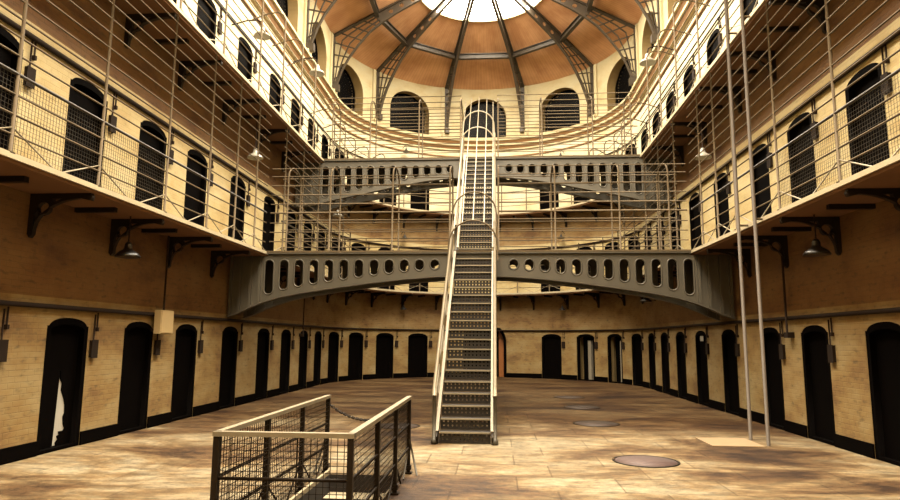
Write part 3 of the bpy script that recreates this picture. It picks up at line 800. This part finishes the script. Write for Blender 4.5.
# ------------------------------------------------------------------ iron staircase, two flights
sc = empty('iron_staircase', (0, 10.2, 0)); tag(sc, 'steep iron staircase with pale handrails climbing through both bridges', 'staircase')
def add(name, mb, m, par=sc):
    o = mb.build(name, m, par)
    if par is sc: o.matrix_parent_inverse = Matrix.Translation((0, -10.2, 0))
    return o
SX = .4
hol = []
for j in range(11):
    for zz in (-.045, -.1): hol.append(circle(-.345 + .069 * j, zz, .0145, 8))
rp = plate('riser', [(-SX, -.15), (SX, -.15), (SX, -.012), (-SX, -.012)], hol, .006, M['tread']); RIS = rp.data; D.objects.remove(rp)
def flight(y0, z0, n, run, rise, yend):
    for k in range(n - 1):
        y = y0 + run * k; z = z0 + rise * (k + 1)
        mb = MB(); mb.box(-SX, SX, y + .012, y + run + .03, z - .022, z); t = add('tread', mb, M['tread'])
        mb = MB(); mb.box(-SX, SX, y - .006, y + .012, z - .024, z + .001); o = mb.build('nosing', M['bright'], t)
        if k < n:
            o = link('riser', RIS, sc); o.matrix_parent_inverse = Matrix.Translation((0, -10.2, 0)); o.matrix_basis = Matrix.Translation((0, y + .03, z)) @ Matrix.Diagonal((1, 1, (rise - .02) / .14, 1))
    ya, za, yb = y0 - .06, z0 + .02, yend
    zb = z0 + rise + rise / run * (yb - y0)
    dy, dz = yb - ya, zb - za
    for sg in (-1, 1):
        xx = sg * (SX + .03)
        mb = MB(); mb.ribbon([(xx, ya, za + .02), (xx, yb, zb - .02)], (1, 0, 0), .018, .22); s = add('stringer', mb, M['iron_dark'])
        mb = MB(); mb.ribbon([(xx, ya, za + .18), (xx, yb, zb + .14)], (1, 0, 0), .05, .016); mb.build('flange', M['bright'], s)
        xh = sg * .475
        mb = MB(); mb.tube([(xh, ya - .02, za + .72), (xh, ya + .02, za + .85), (xh, yb, zb + .82)], .03, 8); add('handrail', mb, M['bright'])
        mb = MB(); mb.tube([(xh, ya + .02, za + .5), (xh, yb, zb + .45)], .014, 6); add('midrail', mb, M['bright'])
        m = int(n / 4)
        for i in range(m + 1):
            u = i / m; mb = MB(); b = (xh, ya + dy * u + .02, za + dz * u - .0); 
            mb.tube([b, (b[0], b[1], b[2] + .84)], .02 if i else .03, 7)
            if i == 0 and z0 < 1: mb.lathe([(.0, -.0), (.045, .0), (.05, .05), (.03, .09), (0, .1)], 10, (b[0], b[1], 0.002))
            add('baluster', mb, M['bright'] if i else M['iron'])
flight(10.25, 0, 20, .2255, .181, B1 - .1)
flight(15.3, H1, 19, .205, (H2 - H1) / 19, B2 - .1)
for (y, z, r) in ((13.74, 4.2, .53), (14.65, 5.05, .51), (17.34, 7.55, .46), (18.18, 8.33, .46)):
    pts = [(-r, y, z - r - .35)] + [(-r * cos(pi * i / 14), y, z - r + r * sin(pi * i / 14)) for i in range(15)] + [(r, y, z - r - .35)]
    mb = MB(); mb.tube(pts, .018, 6); add('cage_hoop', mb, M['rail'] if y < 16 else M['bright'])
sl = (9.09 - 4.2) / (18.99 - 13.74)
for ph in (18, 58, 90, 122, 162):
    x = -.45 * cos(radians(ph)); dz = -.45 * (1 - sin(radians(ph)))
    mb = MB(); ye = 18.99 - dz / sl * .75; mb.tube([(x, 13.74, 4.2 + dz), (x, ye, 4.2 + dz + sl * (ye - 13.74))], .0135, 6); add('cage_bar', mb, M['bright'])

# ------------------------------------------------------------------ steel poles by the right gallery
for (x, y, lab) in ((4.69, 11.22, 'left one of two tall steel poles rising past the right gallery'), (4.73, 10.62, 'right one of two tall steel poles rising past the right gallery')):
    o = empty('steel_pole', (x, y, 0)); tag(o, lab, 'pole', 'steel poles by the right gallery')
    mb = MB(); mb.tube([(0, 0, .0), (0, 0, 13.4)], .03, 8); mb.build('tube', M['pole'], o)
    mb = MB(); mb.tube([(0, 0, H1 - .02), (.16, 0, H1 - .02)], .02, 6); mb.tube([(0, 0, H2 - .02), (.16, 0, H2 - .02)], .02, 6); mb.build('clamp', M['rail'], o)

# ------------------------------------------------------------------ lamps
def lamp(name, shade, lab, grp, s, r, z, rod, arm=False, sc_=1.0):
    loc, h = frame(s, r, z); o = empty(name, loc, h); o.scale = (sc_,) * 3; tag(o, lab, 'lamp', grp)
    mb = MB(); mb.lathe([(.19, -.0), (.185, .03), (.15, .07), (.09, .11), (.06, .14), (.055, .2), (.035, .24), (0, .25)], 24); mb.build('shade', M[shade], o)
    mb = MB(); mb.lathe([(.188, .002), (.18, .028), (.145, .066), (.085, .105), (.0, .11)], 24); mb.build('shade_lining', M['enamel_in'], o)
    mb = MB(); mb.lathe([(0, .0), (.03, .02), (.035, .05), (.02, .1), (0, .11)], 12); mb.build('bulb', M['enamel_in'], o)
    if not arm:
        mb = MB(); mb.tube([(0, 0, .24), (0, 0, rod / sc_)], .011, 6); mb.build('rod', M['pipe'], o)
    else:
        d = (W - r) / sc_
        mb = MB(); mb.tube([(0, d, .32), (0, d * .5, .42), (0, .12, .42), (0, .02, .36), (0, 0, .24)], .016, 6); mb.build('arm', M['pipe'], o)
    return o
lamp('pendant_lamp', 'shade_dark', 'dark enamel pendant lamp below the lower gallery on the left', 'lamps under the galleries', sL(9.6), 5.3, 2.86, .66)
lamp('pendant_lamp', 'shade_dark', 'dark enamel pendant lamp below the lower gallery on the right', 'lamps under the galleries', sR(9.86), 5.3, 2.9, .62)
lamp('pendant_lamp', 'shade_dark', 'dark pendant lamp seen just under the lower bridge girder on the left', 'lamps under the galleries', sL(19.4), 5.3, 2.92, .6)
lamp('pendant_lamp', 'shade_dark', 'dark pendant lamp seen just under the lower bridge girder on the right', 'lamps under the galleries', sR(20.9), 5.3, 2.86, .66)
lamp('pendant_lamp', 'shade_pale', 'pale pendant lamp below the upper gallery on the left before the bridges', 'lamps under the galleries', sL(14.6), 5.3, 5.92, 1.13)
lamp('pendant_lamp', 'shade_pale', 'pale pendant lamp below the upper gallery on the right before the bridges', 'lamps under the galleries', sR(14.75), 5.3, 5.82, 1.23)
lamp('pendant_lamp', 'shade_pale', 'pale pendant lamp below the upper gallery on the left behind the bridge', 'lamps under the galleries', sL(22.7), 5.3, 6.08, .97)
lamp('wall_lamp', 'shade_pale', 'large pale lamp on an arm below the left end of the arched windows', 'lamps on the cornice', sL(18.44), 5.0, 9.72, 0, True, 1.25)
lamp('wall_lamp', 'shade_pale', 'large pale lamp on an arm below the right end of the arched windows', 'lamps on the cornice', sR(18.3), 5.0, 9.75, 0, True, 1.25)
lamp('wall_lamp', 'shade_pale', 'pale lamp on an arm over the left upper gallery, nearer the viewer', 'lamps on the cornice', sL(13.9), 5.0, 8.68, 0, True)
for a, z, w in ((-39, 2.88, 'lower'), (37, 2.88, 'lower'), (-39, 5.93, 'middle'), (37, 5.93, 'middle'), (-39, 9.8, 'upper'), (37.5, 9.5, 'upper')):
    lamp('wall_lamp', 'shade_dark', 'small dark wall lamp at %s level %s of the stairs on the curved wall' % (w, 'left' if a < 0 else 'right'), 'small lamps on the curved wall', sA(a), 5.45, z, 0, True, .75)

# ------------------------------------------------------------------ cabinet, verticals and hatch railing
o = empty('electrical_cabinet', *frame(sL(11.45), W, 1.68)); tag(o, 'cream electrical cabinet on the left wall between two doors', 'cabinet')
mb = MB(); mb.box(-.23, .23, -.2, -.08, 0, .43); mb.build('body', M['box_cream'], o)
mb = MB(); mb.box(-.21, .21, -.212, -.201, .02, .41); mb.build('front_panel', M['box_cream'], o)
mb = MB(); mb.box(-.18, .18, -.08, 0, .04, .1); mb.build('mount', M['box_dark'], o)
mb = MB(); mb.tube([(0, -.12, .43), (0, -.12, 1.83)], .018, 6); mb.build('conduit', M['pipe'], o)
for s, lab in ((sR(11.85), 'thin vertical pipe with a small box on the right wall beside the poles'), (sL(20.2), 'thin vertical pipe on the left wall behind the lower bridge')):
    o = empty('drop_pipe', *frame(s, W, 1.68)); tag(o, lab, 'pipe')
    mb = MB(); mb.tube([(0, -.1, .07), (0, -.1, H1 - 1.8)], .02, 6); mb.build('tube', M['pipe'], o)
    mb = MB(); mb.box(-.1, .06, -.12, 0, 0, .1); mb.build('box_body', M['box_dark'], o)
o = empty('hatch_railing', (-1.07, 6.3, 0)); tag(o, 'low mesh railing with pale top rail round the floor stairwell', 'railing')
X0, X1, Ya, Yb, ZT = -.51, .5, -1.53, 1.66, .9
A = [(X0, Yb), (X0, Ya), (X1, Ya), (X1, Yb)]
mb = MB(); mb.ribbon([(X0, Yb + .03, ZT), (X0, Ya, ZT)], (1, 0, 0), .055, .035); mb.ribbon([(X0 - .0275, Ya, ZT), (X1 + .0275, Ya, ZT)], (0, 1, 0), .055, .035); mb.ribbon([(X1, Ya, ZT), (X1, Yb + .03, ZT)], (1, 0, 0), .055, .035)
mb.build('top_rail', M['bright'], o)
for zz in (.58, .3):
    mb = MB(); mb.tube([(x, y, zz) for x, y in A], .014, 6); mb.build('midrail', M['iron_dark'], o)
ysp = [Ya, Ya + 1.08, Ya + 2.14, Yb]
for x in (X0, X1):
    for y in ysp:
        mb = MB(); mb.box(x - .022, x + .022, y - .022, y + .022, 0.002, ZT - .02); mb.box(x - .045, x + .045, y - .045, y + .045, 0.002, .02); mb.box(x - .035, x + .035, y - .035, y + .035, .05, .1); mb.build('post', M['iron_dark'], o)
        sg = 1 if x > 0 else 1
        if y > Ya + .1:
            mb = MB()
            if y == Yb: mb.tube([(x, y, .45), (x + .12 * (1 if x > 0 else -1), y - .12, .005)], .012, 6)
            mb.tube([(x, y, .32), (x, y - .42, .02)], .01, 5); mb.tube([(x, y, .32), (x, min(y + .42, Yb), .02)], .01, 5); mb.build('brace', M['iron_dark'] if y != Yb else M['iron'], o)
t = .0024
for (xa, ya), (xb, yb) in zip(A, A[1:]):
    mb = MB(); d = Vector((xb - xa, yb - ya, 0)); ln = d.length; m4 = Matrix.Translation((xa, ya, 0)) @ Matrix.Rotation(atan2(d.y, d.x), 4, 'Z')
    n = int(ln / .05)
    for i in range(n + 1): mb.box(ln * i / n - t, ln * i / n + t, -t + .012, t + .012, .06, ZT, m4)
    for j in range(17): mb.box(0, ln, -t + .012, t + .012, .08 + .05 * j - t, .08 + .05 * j + t, m4)
    mb.build('mesh_panel', M['iron_dark'], o)
mb = MB()
for i in range(40):
    u = (i + .5) / 40; x = X0 + (X1 - X0) * u; z = .82 - .2 * (1 - (2 * u - 1) ** 2)
    sl_ = .2 * 4 * (2 * u - 1) / (X1 - X0) * 1.0
    m4 = Matrix.Translation((x, Yb, z)) @ Matrix.Rotation(-math.atan(sl_), 4, 'Y') @ Matrix.Rotation(pi / 2 * (i % 2), 4, 'X')
    mb.tube([m4 @ Vector((.024 * cos(q), 0, .014 * sin(q))) for q in [2 * pi * k / 8 for k in range(8)]], .0055, 4, closed=True)
mb.build('chain', M['iron_dark'], o)

# ------------------------------------------------------------------ things lying on the floor
def manhole(x, y, r, m, lab):
    o = empty('manhole_cover', (x, y, 0.001)); tag(o, lab, 'manhole cover', 'round covers in the floor')
    mb = MB(); mb.lathe([(r * .92, 0), (r * .92, .006), (0, .0061)], 40); mb.build('lid', M[m], o)
    mb = MB(); mb.lathe([(r, 0), (r, .008), (r * .925, .008), (r * .925, 0)], 40); mb.build('rim', M['iron_dark'], o)
manhole(2.5, 9.08, .44, 'manhole', 'round pinkish manhole cover with dark rim, nearest the viewer')
manhole(2.44, 13.0, .45, 'manhole_dark', 'round dark cover in the floor, second from the viewer')
manhole(2.57, 16.1, .44, 'manhole_dark', 'round dark cover in the floor, third from the viewer')
manhole(2.58, 18.9, .44, 'manhole_dark', 'round dark cover in the floor, farthest from the viewer')
manhole(-1.35, 12.2, .42, 'manhole_dark', 'round worn cover in the floor left of the stair foot')
mb = MB(); mb.box(3.82, 4.62, 10.45, 11.3, .001, .014)
tag(mb.build('floor_board', M['mat']), 'flat cream board on the floor beside the two poles', 'board')

# ------------------------------------------------------------------ daylight, camera, colour
w = D.worlds.new('sky'); bpy.context.scene.world = w; w.use_nodes = True
w.node_tree.nodes['Background'].inputs[0].default_value = (.5, .5, .5, 1); w.node_tree.nodes['Background'].inputs[1].default_value = .02
cam = D.cameras.new('camera'); co = D.objects.new('camera', cam); C.objects.link(co)
cam.sensor_width = 36; cam.lens = 638.5 / 900 * 36; cam.clip_end = 200; cam.clip_start = .05
yaw, pitch, roll = .0721, .1403, .0067
fw = Vector((-sin(yaw) * cos(pitch), cos(yaw) * cos(pitch), sin(pitch)))
rt = Vector((cos(yaw), sin(yaw), 0)); upv = rt.cross(fw)
r2 = rt * cos(roll) + upv * sin(roll); u2 = upv * cos(roll) - rt * sin(roll)
m = Matrix((r2, u2, -fw)).transposed().to_4x4(); m.translation = (.4926, 0, 1.6); co.matrix_world = m
bpy.context.scene.camera = co
vs = bpy.context.scene.view_settings
vs.view_transform = 'Standard'; vs.look = 'None'; vs.gamma = 1; vs.use_curve_mapping = False; vs.exposure = 0.5
